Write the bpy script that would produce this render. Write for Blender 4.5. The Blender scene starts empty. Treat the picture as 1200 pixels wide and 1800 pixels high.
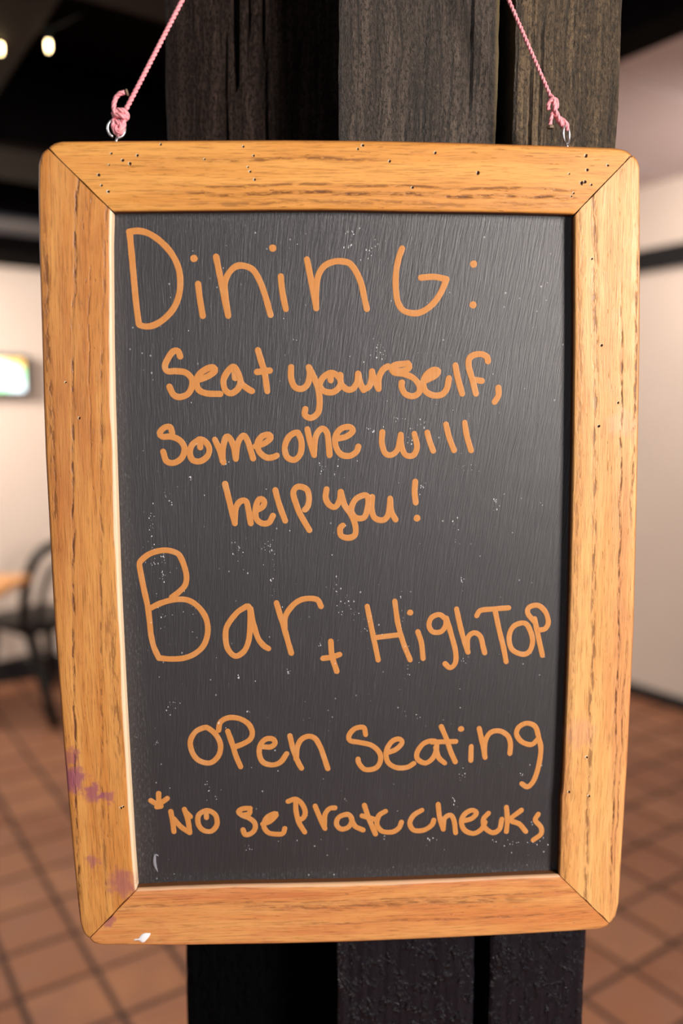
import bpy, bmesh, math, random
from mathutils import Vector, Matrix, noise
from mathutils.geometry import tessellate_polygon

# ---------------------------------------------------------------- camera
SC = bpy.context.scene
cd = bpy.data.cameras.new('camera'); cam = bpy.data.objects.new('camera', cd)
SC.collection.objects.link(cam); SC.camera = cam
cam.location = (0, 0, 1.5); cam.rotation_euler = (math.radians(90 - 6.4), 0, 0)
cd.sensor_fit = 'VERTICAL'; cd.sensor_height = 36; cd.lens = 29.0
cd.clip_start = 0.05; cd.clip_end = 60
cd.dof.use_dof = True; cd.dof.focus_distance = 0.580; cd.dof.aperture_fstop = 2.4
SC.view_settings.view_transform = 'Standard'; SC.view_settings.look = 'None'
SC.view_settings.gamma = 1.0; SC.view_settings.use_curve_mapping = False
SC.view_settings.exposure = 0.0
# ---------------------------------------------------------------- world and lights
w = bpy.data.worlds.new('world'); SC.world = w; w.use_nodes = True
w.node_tree.nodes['Background'].inputs[0].default_value = (0.80, 0.78, 0.82, 1)
w.node_tree.nodes['Background'].inputs[1].default_value = 0.10
def area(name, loc, aim, sx, sy, power, color, spread=180):
    l = bpy.data.lights.new(name, 'AREA'); l.shape = 'RECTANGLE'; l.size = sx; l.size_y = sy
    l.energy = power; l.color = color
    o = bpy.data.objects.new(name, l); SC.collection.objects.link(o); o.location = loc
    l.spread = math.radians(spread)
    o.rotation_euler = (Vector(aim) - Vector(loc)).to_track_quat('-Z', 'Y').to_euler()
    return o
area('window_daylight', (1.55, -0.98, 1.90), (0, 0.57, 1.42), 0.55, 0.8, 88, (1.0, 0.92, 0.86))
area('soft_fill', (-0.5, -2.2, 1.6), (0, 0.57, 1.4), 1.2, 1.2, 8, (0.88, 0.92, 1.0))  # added soft fill behind the lens, no visible source
area('back_wall_fill', (-2.7, 3.2, 2.25), (-1.9, 4.6, 1.6), 0.7, 0.7, 66, (1.0, 0.89, 0.80), 130)  # unseen light added to brighten the back wall
area('right_wall_fill', (2.25, 2.55, 2.50), (1.7, 4.3, 2.2), 0.5, 0.5, 50, (1.0, 0.86, 0.77), 110)  # added out of view to light the right wall from high up
area('left_floor_fill', (-2.3, 1.5, 2.30), (-1.0, 1.9, 0.0), 0.8, 0.8, 26, (1.0, 0.90, 0.84), 120)  # overhead light added out of frame to lift the left floor
area('right_floor_fill', (1.45, 0.6, 2.30), (1.0, 1.3, 0.0), 0.4, 0.4, 5, (1.0, 0.88, 0.76), 90)  # small added overhead light, unseen, for the floor at right
BOARD_O=(0.00788, 0.57781, 1.11426)
BOARD_R=(0.01311, -0.0099, 0.04519)
BH=0.5676
WORDS=[('Dining:',2.12,[[-145.3,511.7,-144.4,495.1,-143.6,478.7,-142.8,464.9,-141.6,451.7],[-145.6,512.6,-139.0,513.1,-132.2,511.2,-124.7,506.0,-118.0,498.5,-113.8,489.6,-112.6,480.0,-114.0,470.3,-117.8,462.0,-124.4,455.1,-131.6,450.9,-137.3,450.1,-141.1,451.1],[-100.7,478.3,-99.8,468.9,-98.2,457.0],[-103.0,495.1],[-88.0,496.2,-86.1,485.4,-83.6,471.6,-80.9,457.0],[-80.9,457.7,-82.3,468.8,-82.6,478.5,-79.7,485.4,-74.7,489.8,-69.0,490.1,-63.2,487.4,-58.7,479.8,-55.3,470.1,-52.0,457.5],[-49.6,501.9],[-44.5,483.1,-43.6,472.9,-41.5,461.4],[-26.5,494.3,-24.5,483.9,-22.2,471.4,-20.6,461.9],[-20.7,461.9,-20.5,474.2,-18.8,483.9,-14.5,490.1,-7.9,492.9,-2.2,493.0,2.8,491.5,7.1,485.9,10.6,477.6,12.4,469.2,14.2,461.2],[38.6,501.5,36.2,494.9,34.4,485.2,34.3,474.0,35.7,465.6,39.3,460.2,45.8,458.2,52.3,459.1,59.6,464.1,65.3,471.8,69.3,480.9],[69.3,480.9,60.9,482.6,51.6,482.1],[88.0,491.1],[87.9,463.7]]),('Seat',2.16,[[-114.4,429.8,-115.6,433.3,-118.9,433.3,-122.5,428.9,-125.0,423.4,-123.4,419.9,-117.6,419.9,-110.7,418.7,-106.7,413.8,-107.5,408.0,-110.5,403.9,-115.9,402.2,-119.9,404.0,-122.4,409.3],[-104.0,413.5,-96.7,415.8,-91.0,419.7,-91.9,422.3,-96.0,421.6,-101.3,418.1,-103.8,413.2,-102.6,407.3,-97.1,404.6,-87.7,404.1],[-78.4,422.6,-82.6,418.8,-85.3,413.0,-84.1,406.6,-80.0,404.5,-75.3,407.7,-73.6,412.9,-75.3,418.8,-78.2,422.5],[-75.6,418.8,-72.8,411.2,-68.8,407.6,-65.9,405.9],[-77.5,420.5,-77.3,414.9],[-61.1,433.7,-59.0,426.2,-56.8,418.1,-55.3,405.8],[-62.1,418.9,-53.2,419.8]]),('yourself,',2.16,[[-38.5,422.0,-38.6,414.4,-36.3,408.6,-31.6,407.1,-27.4,410.2,-25.6,417.2,-26.3,421.9],[-25.9,421.3,-22.6,414.3,-19.8,406.1,-19.1,396.7,-20.6,390.2,-25.4,387.0,-29.5,389.1,-29.1,393.2],[-11.1,417.9,-16.5,414.8,-18.9,409.6,-16.0,405.5,-10.1,404.6,-5.6,407.7,-4.3,412.4,-7.0,416.3,-11.4,417.9],[-11.6,417.1,-11.2,412.8],[-4.6,416.5,-4.1,410.6,0.0,406.5,4.2,407.0,7.2,411.7,7.8,417.3],[8.1,417.0,9.2,411.1,11.6,406.0],[11.6,406.3,15.5,408.4,17.3,414.0,17.6,418.7],[17.6,418.4,19.1,412.8,22.1,406.7],[22.1,407.1,22.3,413.9,25.1,419.8,28.7,422.1],[42.4,424.1,34.0,423.0,31.4,420.9,32.8,418.0,40.0,416.7,46.6,413.8,50.8,408.4,50.2,403.7,46.0,401.4,40.6,403.2,38.2,407.9,38.4,410.9],[42.4,424.1,43.6,421.4,40.0,419.1,33.4,418.8],[54.3,411.9,61.5,415.4,63.9,418.6,60.3,419.5,55.5,416.0,53.4,410.8,55.0,404.9,60.4,401.9,66.4,402.4,70.0,406.5,71.4,413.6],[75.9,422.4,77.7,413.5,80.8,402.9],[98.7,425.1,98.0,428.1,93.8,430.1,88.4,429.3,85.4,426.4,85.5,420.5,88.0,412.3,90.5,402.8],[88.6,412.5,94.6,411.6],[106.4,406.8,106.5,401.5,103.9,397.0]]),('someone',2.12,[[-121.6,377.6,-123.0,381.8,-127.1,381.2,-130.2,377.7,-128.5,375.1,-122.1,375.0,-116.3,372.2,-113.5,366.9,-115.5,360.4,-120.9,356.9,-126.2,358.1,-128.3,364.7],[-102.7,372.7,-108.1,369.2,-109.9,363.3,-107.9,358.5,-102.6,357.8,-97.7,361.4,-96.4,366.7,-99.2,371.5,-103.3,372.9],[-102.5,372.4,-102.6,367.4],[-92.3,372.6,-89.3,365.4,-86.8,356.8],[-87.4,357.7,-86.9,366.6,-84.4,374.6,-81.4,372.7,-79.2,366.5,-78.2,359.1],[-78.2,359.3,-76.5,370.0,-72.5,375.3,-69.6,371.4,-67.4,364.0,-66.1,359.2],[-64.4,367.7,-57.8,369.8,-53.6,373.3,-54.7,375.7,-59.5,374.6,-62.8,369.9,-61.7,363.9,-56.8,359.8,-52.0,360.0,-49.6,361.1],[-34.5,376.9,-40.5,374.4,-43.8,367.3,-42.5,360.1,-37.2,357.9,-32.9,362.4,-32.2,370.7,-35.1,376.9],[-27.9,379.2,-26.2,370.7,-23.4,361.1],[-23.6,361.7,-22.0,374.2,-17.7,379.5,-14.2,376.5,-13.1,368.1,-12.6,360.9],[-8.7,372.2,-0.9,373.7,4.0,377.7,1.6,380.5,-4.4,379.3,-8.3,374.0,-8.1,366.9,-4.6,361.4,1.4,360.2,6.3,363.1,7.7,366.7]]),('will',2.06,[[24.6,376.7,24.3,368.9,26.7,361.7,31.5,360.7,35.8,365.2,37.6,374.7],[37.6,374.7,38.2,366.3,41.2,360.3,46.6,360.2,49.1,366.2,47.2,375.2],[56.3,376.0,58.1,369.7,60.6,363.1],[69.5,381.6,72.0,372.0,75.4,363.3],[82.8,382.6,84.5,373.0,87.5,363.1]]),('help',2.12,[[-86.1,341.7,-83.7,330.6,-81.6,320.9,-80.0,313.6],[-80.0,314.2,-79.1,323.9,-76.0,329.0,-71.8,329.2,-70.2,323.1,-68.8,313.4],[-64.8,322.5,-59.9,325.4,-59.2,329.3,-62.4,330.5,-65.0,324.9,-64.9,317.0,-60.8,313.3,-56.0,313.8,-53.1,318.6],[-51.1,336.8,-48.5,326.5,-44.5,314.9],[-37.6,329.3,-38.4,335.4,-35.1,339.0,-29.1,337.1,-27.4,331.0,-28.4,325.0,-30.5,322.6],[-37.6,329.9,-34.2,320.2,-27.5,307.9]]),('you!',2.12,[[-15.0,336.9,-15.7,330.8,-13.4,326.0,-9.2,324.1,-5.8,328.9,-5.1,334.9],[-4.8,334.9,-2.5,325.8,2.3,318.4,5.3,309.8,4.6,303.7,-0.3,301.9,-5.1,303.8,-5.7,308.8,-3.8,310.9],[11.5,332.3,5.4,329.3,2.3,322.1,5.3,316.5,11.4,316.4,13.9,323.1,14.3,330.4,11.5,332.3],[17.2,331.0,16.9,321.9,19.3,315.7,25.4,314.4,29.0,319.2,30.0,329.6],[30.0,329.6,30.9,320.4,33.9,314.5],[47.9,341.5,47.5,333.6,48.3,326.5],[49.2,315.3]]),('Bar',2.04,[[-147.8,284.2,-145.7,269.8,-143.0,253.3,-141.7,235.2],[-141.7,234.5,-140.0,225.4,-136.6,216.7],[-147.8,284.2,-147.0,287.6,-140.1,292.9,-130.8,295.2,-123.5,294.0,-119.0,290.5,-115.3,278.8,-115.9,270.6,-120.5,265.2,-126.0,261.2],[-141.6,253.5,-133.5,257.2,-124.0,259.5,-114.7,258.9,-107.4,253.9,-102.3,245.5,-101.2,235.7,-104.2,226.0,-110.5,219.8,-118.7,216.5,-128.2,216.0,-136.5,216.9],[-73.1,253.6,-79.9,249.2,-86.9,240.3,-88.7,232.7,-87.4,222.8,-82.1,217.1,-75.9,220.4,-72.3,228.1,-71.0,239.2,-70.7,250.4,-72.0,253.6],[-70.4,251.8,-68.6,240.6,-65.5,230.0,-61.5,224.3,-58.2,222.1],[-51.8,255.6,-49.5,247.2,-46.3,235.9,-43.8,226.0,-41.8,218.3],[-46.3,237.3,-45.9,244.3,-43.3,249.8,-37.8,255.6,-31.0,258.3,-22.8,257.5,-19.9,252.4]]),('+',2.04,[[-13.2,226.5,-12.4,215.5,-9.1,204.0],[-19.0,213.9,-12.4,214.7,-6.9,216.5]]),('High',1.92,[[13.3,251.8,16.7,234.0,19.2,221.5,21.1,211.8],[33.2,255.2,35.6,238.2,39.4,224.2,44.4,211.3],[18.9,228.5,35.6,230.2],[44.4,246.5],[50.0,232.2,52.6,223.9,53.9,212.1],[69.0,242.2,65.2,244.6,59.9,242.4,58.1,237.0,60.7,232.0,66.8,231.8,70.3,236.7,69.8,242.2],[70.8,241.8,74.4,229.6,77.6,217.1,77.6,208.4,73.8,204.6,70.0,207.8],[78.1,248.5,81.3,234.1,84.4,223.2,86.8,216.1],[86.3,217.7,86.7,227.0,91.2,230.5,95.8,227.6,97.9,219.7,99.1,215.3]]),('Top',1.92,[[92.9,243.2,95.6,247.0,104.0,247.9,116.2,248.6],[106.3,246.8,109.6,232.0,112.8,219.4,115.0,208.3],[127.9,237.0,120.3,234.9,116.9,227.1,119.0,217.7,126.8,213.6,132.2,215.8,134.3,223.6,131.9,232.3,127.9,237.0],[135.6,237.7,130.4,244.0,131.2,248.6,137.6,250.0,143.1,245.3,145.6,237.4,143.4,232.5,139.6,231.6],[135.5,240.0,138.1,228.2,141.8,212.4]]),('Open',1.98,[[-105.9,164.0,-112.5,160.8,-116.3,153.4,-114.7,144.4,-109.9,138.7,-102.1,137.1,-96.1,142.5,-94.5,150.7,-97.6,158.3,-102.7,163.2,-105.9,164.0],[-95.6,161.7,-94.1,167.8,-88.1,171.0,-80.3,170.1,-73.9,165.9,-71.2,159.6,-72.9,154.2,-78.2,150.9,-84.1,148.7],[-89.0,160.8,-86.0,151.1,-83.6,142.1,-80.3,133.4],[-63.8,148.2,-57.9,148.0,-54.8,150.9,-56.5,154.0,-61.7,153.9,-65.8,149.2,-66.3,141.6,-63.4,136.0,-56.8,134.1,-50.9,136.3,-46.5,142.4],[-43.9,156.1,-41.5,145.0,-38.3,135.9,-35.8,131.0],[-39.6,138.1,-38.8,146.3,-36.1,152.5,-30.8,155.3,-25.5,153.5,-21.6,146.5,-19.1,138.8,-16.5,130.1]]),('Seating',1.92,[[11.6,155.5,10.2,160.9,3.9,160.3,-0.5,155.4,0.2,151.2,7.5,149.5,16.3,146.9,22.1,140.6,22.1,133.7,18.4,129.2,11.0,128.6,6.6,133.4,5.9,136.8],[26.5,140.8,33.9,143.4,38.6,148.6,36.1,151.4,31.0,149.6,27.0,142.8,27.7,134.3,33.9,129.5,42.0,129.3,47.2,132.2],[62.0,149.0,54.6,147.4,49.7,140.6,50.2,135.2,56.1,132.2,61.7,136.4,64.2,144.0,62.7,149.0],[63.5,144.1,65.7,136.3,70.2,131.8],[67.5,160.1,71.6,150.0,74.6,140.7,78.1,132.5],[60.5,148.3,78.3,148.3],[82.2,157.8],[89.9,144.1,89.7,133.3],[95.7,157.8,98.3,146.1,100.4,135.3],[99.9,136.8,100.3,147.6,104.2,154.4,110.9,155.5,116.9,151.8,119.2,145.6,118.9,137.8],[140.0,151.1,137.6,158.1,131.6,160.9,125.7,158.5,123.6,153.1,127.4,146.9,134.9,144.3,140.1,148.8],[140.0,151.1,142.2,140.3,140.5,126.3,137.0,115.5,132.6,111.3,128.3,113.9]]),('*no',1.92,[[-140.6,114.7,-140.9,104.7],[-146.5,109.4,-141.4,105.7],[-134.4,110.7,-140.5,106.1],[-142.3,104.3,-139.2,104.7],[-132.2,100.5,-131.1,92.1,-130.5,84.7],[-130.4,94.9,-125.3,88.4,-119.2,83.5],[-118.9,83.5,-119.9,93.1,-122.3,101.9],[-121.4,99.9,-118.1,95.9],[-106.5,100.4,-111.9,97.1,-112.5,90.1,-108.9,85.0,-103.0,84.1,-98.9,88.9,-99.4,96.0,-103.2,99.6,-107.2,100.0],[-106.5,99.7,-106.3,94.8]]),('seprate',1.92,[[-74.1,101.0,-79.4,100.9,-82.7,98.6,-79.5,95.3,-74.9,93.3,-71.0,89.4,-71.1,84.4,-74.5,81.0,-78.3,80.7,-79.8,84.5],[-74.4,100.8,-74.8,97.0,-80.2,95.7],[-65.1,88.5,-59.7,90.4,-55.0,95.2,-56.3,96.4,-62.0,93.3,-64.4,87.0,-61.2,81.6,-54.6,80.1,-50.3,80.6,-48.9,84.4],[-46.1,105.5,-40.8,107.1,-36.2,103.7,-33.6,97.3,-35.0,92.4,-39.0,90.2],[-40.5,104.6,-40.3,97.5,-38.4,89.0,-34.2,81.1],[-26.2,101.3,-23.0,92.7,-19.1,83.4],[-19.5,84.1,-19.0,94.0,-15.6,98.9,-11.5,99.4],[-1.8,93.8,-8.5,92.0,-10.5,86.6,-7.1,82.5,-1.6,83.9,1.1,89.3,-1.8,93.8],[0.4,90.9,3.3,84.5,9.3,81.2],[10.4,100.7,13.8,89.7,18.6,77.7],[8.6,92.5,18.2,89.2],[26.1,95.5,21.2,92.2,19.7,85.5,23.4,79.9,30.9,78.9,36.1,81.9,38.0,86.5]]),('checks',1.92,[[53.3,95.4,47.3,91.7,44.3,85.5,47.3,79.9,54.8,79.6,60.8,83.4,62.3,87.3],[65.5,99.7,66.7,89.5,69.5,79.9],[69.3,81.5,70.5,88.6,75.0,90.8,77.6,86.0,78.8,76.8],[83.3,85.8,90.8,87.6,94.5,92.1,90.7,94.2,85.5,91.2,83.0,85.5,85.6,78.6,92.4,75.7,98.4,79.0,101.0,84.4],[103.5,91.4,99.8,86.8,100.6,80.5,106.7,75.8,112.0,78.5,113.7,86.4],[117.0,95.7,117.9,86.2,117.3,76.4],[128.4,93.0,120.2,85.8,127.1,82.0,132.0,75.9],[141.3,89.4,139.1,84.7,143.5,79.0,143.6,73.5,137.9,68.9]])]
RAILS={'top':([(-195.1,564.5),(-191.3,567.0),(-186.5,568.5),(-151.6,569.0),(-96.1,569.6),(-40.2,570.1),(-2.6,570.0),(35.2,569.7),(84.7,568.8),(134.6,567.4),(181.1,566.0),(188.9,564.7),(194.1,561.8)],[(-154.6,524.2),(-116.2,524.6),(-41.0,525.4),(-3.0,525.4),(35.2,524.7),(92.9,524.1),(135.6,523.2),(155.1,522.6)]),'bottom':([(-194.6,6.6),(-191.8,3.3),(-186.5,1.3),(-134.5,-1.3),(-92.6,-2.3),(-50.4,-3.3),(-7.9,-3.9),(34.8,-3.8),(77.8,-3.5),(121.1,-2.9),(164.6,-1.9),(188.6,-1.0),(193.4,0.7),(196.4,2.9)],[(-157.8,44.7),(-132.9,45.1),(-91.4,45.1),(-49.6,44.3),(-7.5,43.6),(34.9,43.4),(77.5,43.6),(120.3,44.1),(156.1,44.4)]),'left':([(-195.1,564.5),(-198.9,561.0),(-201.3,554.9),(-202.4,538.9),(-203.9,502.7),(-205.3,439.9),(-206.4,402.1),(-207.1,363.7),(-207.2,284.8),(-207.2,244.3),(-206.4,203.0),(-205.2,148.3),(-202.8,74.7),(-201.1,34.7),(-200.2,19.0),(-198.1,10.8),(-194.6,6.6)],[(-154.6,524.2),(-156.1,502.7),(-158.3,439.6),(-159.2,401.7),(-159.7,363.1),(-160.6,283.9),(-160.5,243.3),(-160.3,201.9),(-159.7,138.4),(-158.7,73.1),(-157.8,44.7)]),'right':([(194.1,561.8),(197.3,558.9),(199.2,554.5),(201.5,502.5),(203.7,437.6),(205.2,358.8),(206.3,277.2),(206.7,235.4),(206.3,192.8),(205.5,131.9),(203.8,69.5),(202.6,19.3),(200.6,9.2),(196.4,2.9)],[(155.1,522.6),(157.2,437.8),(158.4,359.4),(158.7,278.1),(158.7,236.4),(158.3,194.0),(157.6,137.7),(157.0,111.3),(156.1,106.9),(156.3,71.1),(156.1,44.4)])}
HOLES={'top':[(-153.4,560.5),(-136.5,559.3),(-146.2,556.2),(-141.5,554.1),(-155.2,553.3),(-162.1,546.9),(-160.6,540.4),(-156.3,536.4),(-121.1,566.3),(-92.8,557.1),(-67.2,565.1),(-60.6,559.4),(-64.5,552.2),(-63.1,549.3),(-60.2,544.3),(8.3,564.0),(11.7,566.2),(29.5,556.1),(60.0,561.7),(44.8,539.4),(88.8,549.0),(161.9,560.2),(176.8,554.1),(150.6,548.5),(162.9,551.1),(159.3,542.6),(161.6,543.4),(165.9,541.5),(154.0,536.0),(152.5,534.1)],'left':[(-190.3,412.6),(-182.3,388.5),(-164.6,109.2),(-166.2,108.4)],'right':[(176.2,435.0),(189.1,395.5),(175.9,379.4),(174.2,136.8),(176.8,106.7),(161.7,110.2),(167.7,493.1)]}
CORD={'left':[(1.55,[[-144.94,8.0,601.17],[-147.56,8.0,600.8],[-150.45,9.0,599.0],[-152.09,9.0,595.43],[-152.41,8.0,591.51],[-151.21,7.0,588.33],[-149.84,9.0,587.22]]),(1.7,[[-152.52,8.0,589.02],[-149.29,7.0,589.77],[-145.76,6.0,589.09],[-144.03,8.0,587.28],[-145.09,11.0,586.12],[-149.03,12.0,586.43],[-152.51,11.0,587.52],[-153.13,9.0,588.63]]),(1.7,[[-152.04,7.0,586.18],[-148.63,5.0,586.25],[-145.34,5.0,585.2],[-144.33,9.0,585.11]]),(1.75,[[-151.34,9.0,586.86],[-152.38,8.0,583.66],[-152.69,7.0,579.75],[-151.71,7.0,576.53],[-150.34,9.0,575.37],[-150.65,12.0,574.87]]),(1.9,[[-145.78,9.0,586.17],[-146.25,7.0,582.65],[-146.77,7.0,579.06],[-148.23,8.0,576.15],[-150.79,11.0,575.28]]),(1.5,[[-154.13,9.0,582.9],[-151.45,7.0,582.62],[-149.06,6.0,581.23],[-147.68,6.0,578.74],[-149.27,6.0,576.23],[-151.07,6.0,577.65],[-151.17,7.0,580.47]])],'right':[(1.5,[[137.63,8.0,592.23],[137.63,7.0,596.25],[140.38,6.0,598.46],[142.74,6.0,596.67],[143.44,8.0,593.36]]),(1.5,[[140.06,9.0,600.98],[141.2,6.0,596.29],[141.69,6.0,591.94],[144.14,6.0,586.85],[146.48,7.0,583.18],[148.32,9.0,581.63]]),(1.35,[[141.9,8.0,592.62],[139.76,7.0,587.89],[139.07,7.0,583.87],[138.73,7.0,581.67]]),(1.5,[[141.41,9.0,592.96],[143.37,10.0,589.28],[146.21,10.0,584.89],[148.61,10.0,582.69]]),(1.4,[[146.23,9.0,587.13],[148.4,7.0,584.65],[150.72,8.0,582.42],[151.1,9.0,580.18],[150.14,11.0,581.18]])],'mainL':[[-144.84,9.0,590.83]],'mainR':[[139.68,9.0,600.61]],'eyeL':[[-151.5,9.0,578.96],[-151.87,9.0,570.32]],'eyeR':[[150.79,9.0,576.68],[151.76,9.0,569.48]],'endL':[[-144.2,8.0,601.18],[-142.7,8.0,601.54]],'endR':[[139.11,7.0,582.04],[139.16,7.0,579.84]]}
SPECKS=[(-137.3,320.5,1.6,11.2),(-138.8,310.4,2.4,10.0),(-137.6,290.1,2.0,24.0),(-124.3,330.4,1.6,6.0),(-131.5,281.8,3.2,16.0),(-128.1,334.4,1.2,4.8),(-132.1,277.7,2.4,12.0),(-109.9,346.2,0.8,3.2),(-78.3,293.2,4.0,7.2),(-85.9,355.8,3.2,3.2),(-140.7,153.7,2.4,2.4),(36.0,386.3,5.6,4.0),(52.9,382.1,4.8,4.0),(16.0,378.5,4.8,4.0),(44.0,370.3,3.2,5.6),(-18.3,351.0,3.2,6.4),(-8.3,348.9,2.0,4.0),(84.6,351.7,6.0,4.8),(-79.8,201.4,2.0,2.0),(-44.8,202.7,5.6,4.8),(-54.7,268.0,1.6,10.0),(-9.1,265.1,3.2,10.0),(-5.2,254.6,8.0,16.0),(13.2,231.1,6.0,16.0),(38.0,245.3,2.0,24.0),(42.1,209.1,2.4,16.0),(81.3,269.6,5.6,4.8),(76.8,311.1,3.2,12.0),(105.3,325.0,3.2,8.0),(-104.7,120.0,2.4,6.4),(-98.7,111.0,4.0,3.2),(-74.6,70.1,5.6,3.2),(78.5,100.9,3.2,5.6),(82.6,120.9,4.0,8.8),(61.5,72.2,8.0,3.2),(127.5,120.4,3.2,2.4),(158.9,66.6,3.2,8.0),(-21.9,225.5,4.0,4.8),(86.0,210.3,4.0,3.2),(50.6,168.0,2.4,2.4),(-95.0,167.6,1.2,2.4),(-74.2,175.6,1.2,1.6),(-129.4,181.3,8.0,8.0),(139.3,67.3,10.0,4.0),(-137.8,286.0,4.0,4.0),(-108.9,250.4,3.2,10.0),(-57.3,296.9,4.8,8.0),(121.9,67.9,12.0,6.0),(-133.1,248.9,5.6,20.0),(-53.4,288.6,2.0,20.0),(3.0,248.1,5.6,12.0),(20.2,431.5,12.0,12.0),(3.0,504.1,3.2,4.8),(5.0,511.6,3.2,3.2),(16.6,498.5,4.0,6.0),(52.2,336.0,4.0,8.0)]
# ---------------------------------------------------------------- helpers
COL = SC.collection
def mesh_obj(name, verts, faces, mat=None, parent=None, smooth=False, uvs=None, uv2=None):
    me = bpy.data.meshes.new(name); me.from_pydata([tuple(v) for v in verts], [], faces); me.update()
    if mat: me.materials.append(mat)
    if smooth:
        me.polygons.foreach_set('use_smooth', [True] * len(me.polygons))
    for lname, data in (('uv_main', uvs), ('uv_inner', uv2)):
        if data:
            l = me.uv_layers.new(name=lname)
            for lp in me.loops: l.data[lp.index].uv = data[lp.vertex_index]
    o = bpy.data.objects.new(name, me); COL.objects.link(o)
    if parent: o.parent = parent
    return o
def empty(name, loc=(0, 0, 0), rot=(0, 0, 0)):
    o = bpy.data.objects.new(name, None); COL.objects.link(o); o.location = loc; o.rotation_euler = rot
    o.empty_display_size = 0.05
    return o
def tag(o, label, cat, group=None):
    o['label'] = label; o['category'] = cat
    if group: o['group'] = group
    return o
def struct(o):
    o['kind'] = 'structure'; return o
def merge(parts):
    V, F = [], []
    for v, f in parts:
        b = len(V); V += list(v); F += [tuple(i + b for i in q) for q in f]
    return V, F
def box(x0, x1, y0, y1, z0, z1, bev=0.0):
    bm = bmesh.new(); bmesh.ops.create_cube(bm, size=1)
    for v in bm.verts:
        v.co = Vector(((x0 + x1) / 2 + v.co.x * (x1 - x0), (y0 + y1) / 2 + v.co.y * (y1 - y0), (z0 + z1) / 2 + v.co.z * (z1 - z0)))
    if bev: bmesh.ops.bevel(bm, geom=list(bm.edges), offset=bev, segments=2, affect='EDGES', profile=0.6)
    bm.verts.index_update()
    V = [v.co.copy() for v in bm.verts]; F = [tuple(v.index for v in f.verts) for f in bm.faces]
    bm.free(); return V, F
def tube(path, r, n=10, closed=False, cap=True):
    P = [Vector(p) for p in path]; N = len(P); V, F = [], []
    R = r if isinstance(r, (list, tuple)) else [r] * N
    prev = None
    for i in range(N):
        if closed: t = (P[(i + 1) % N] - P[i - 1])
        else: t = P[min(i + 1, N - 1)] - P[max(i - 1, 0)]
        t = t.normalized() if t.length > 1e-9 else Vector((0, 0, 1))
        if prev is None:
            a = Vector((0, 1, 0)) if abs(t.y) < 0.9 else Vector((1, 0, 0))
            prev = a
        u = (prev - t * prev.dot(t))
        u = u.normalized() if u.length > 1e-6 else t.orthogonal().normalized()
        prev = u; v = t.cross(u)
        for k in range(n):
            a = 2 * math.pi * k / n
            V.append(P[i] + (u * math.cos(a) + v * math.sin(a)) * R[i])
    for i in range(N if closed else N - 1):
        j = (i + 1) % N
        for k in range(n):
            F.append((i * n + k, i * n + (k + 1) % n, j * n + (k + 1) % n, j * n + k))
    if cap and not closed:
        F.append(tuple(range(n - 1, -1, -1))); F.append(tuple((N - 1) * n + k for k in range(n)))
    return V, F
def spline(P, step):
    P = [Vector(p) for p in P]
    if len(P) == 1: return P
    out = []
    ext = [P[0] * 2 - P[1]] + P + [P[-1] * 2 - P[-2]]
    if (P[0] - P[-1]).length < step * 0.8 and len(P) > 3: ext[0] = P[-2]; ext[-1] = P[1]
    for i in range(1, len(ext) - 2):
        a, b, c, d = ext[i - 1:i + 3]
        n = max(2, int((c - b).length / step))
        for k in range(n):
            t = k / n
            out.append(0.5 * ((2 * b) + (c - a) * t + (2 * a - 5 * b + 4 * c - d) * t * t + (-a + 3 * b - 3 * c + d) * t ** 3))
    out.append(P[-1]); return out
def twisted(path, r, turns_per_m=330, strands=2, n=6):
    P = [Vector(p) for p in path]; parts = []
    fr = []; prev = Vector((0, 1, 0)); L = 0
    for i, p in enumerate(P):
        t = (P[min(i + 1, len(P) - 1)] - P[max(i - 1, 0)]).normalized()
        u = prev - t * prev.dot(t); u = u.normalized() if u.length > 1e-6 else t.orthogonal().normalized()
        prev = u; fr.append((u, t.cross(u), L))
        if i < len(P) - 1: L += (P[i + 1] - p).length
    for s in range(strands):
        Q = []
        for p, (u, v, l) in zip(P, fr):
            a = 2 * math.pi * (l * turns_per_m / 2 + s / strands)
            Q.append(p + (u * math.cos(a) + v * math.sin(a)) * r * 0.42)
        parts.append(tube(Q, r * 0.64, n))
    return merge(parts)
def lathe(prof, n=16, c=(0, 0, 0)):
    V, F = [], []
    for r, z in prof:
        for k in range(n):
            a = 2 * math.pi * k / n; V.append(Vector((c[0] + r * math.cos(a), c[1] + r * math.sin(a), c[2] + z)))
    for i in range(len(prof) - 1):
        for k in range(n): F.append((i * n + k, i * n + (k + 1) % n, (i + 1) * n + (k + 1) % n, (i + 1) * n + k))
    F.append(tuple(range(n - 1, -1, -1))); F.append(tuple((len(prof) - 1) * n + k for k in range(n)))
    return V, F
def lerp_poly(P, s):                 # point at fraction s of a polyline by length
    d = [0]
    for a, b in zip(P, P[1:]): d.append(d[-1] + math.dist(a, b))
    t = s * d[-1]
    for i in range(len(P) - 1):
        if t <= d[i + 1] or i == len(P) - 2:
            k = (t - d[i]) / max(d[i + 1] - d[i], 1e-9); k = min(max(k, 0), 1)
            return (P[i][0] + (P[i + 1][0] - P[i][0]) * k, P[i][1] + (P[i + 1][1] - P[i][1]) * k), t
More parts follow.
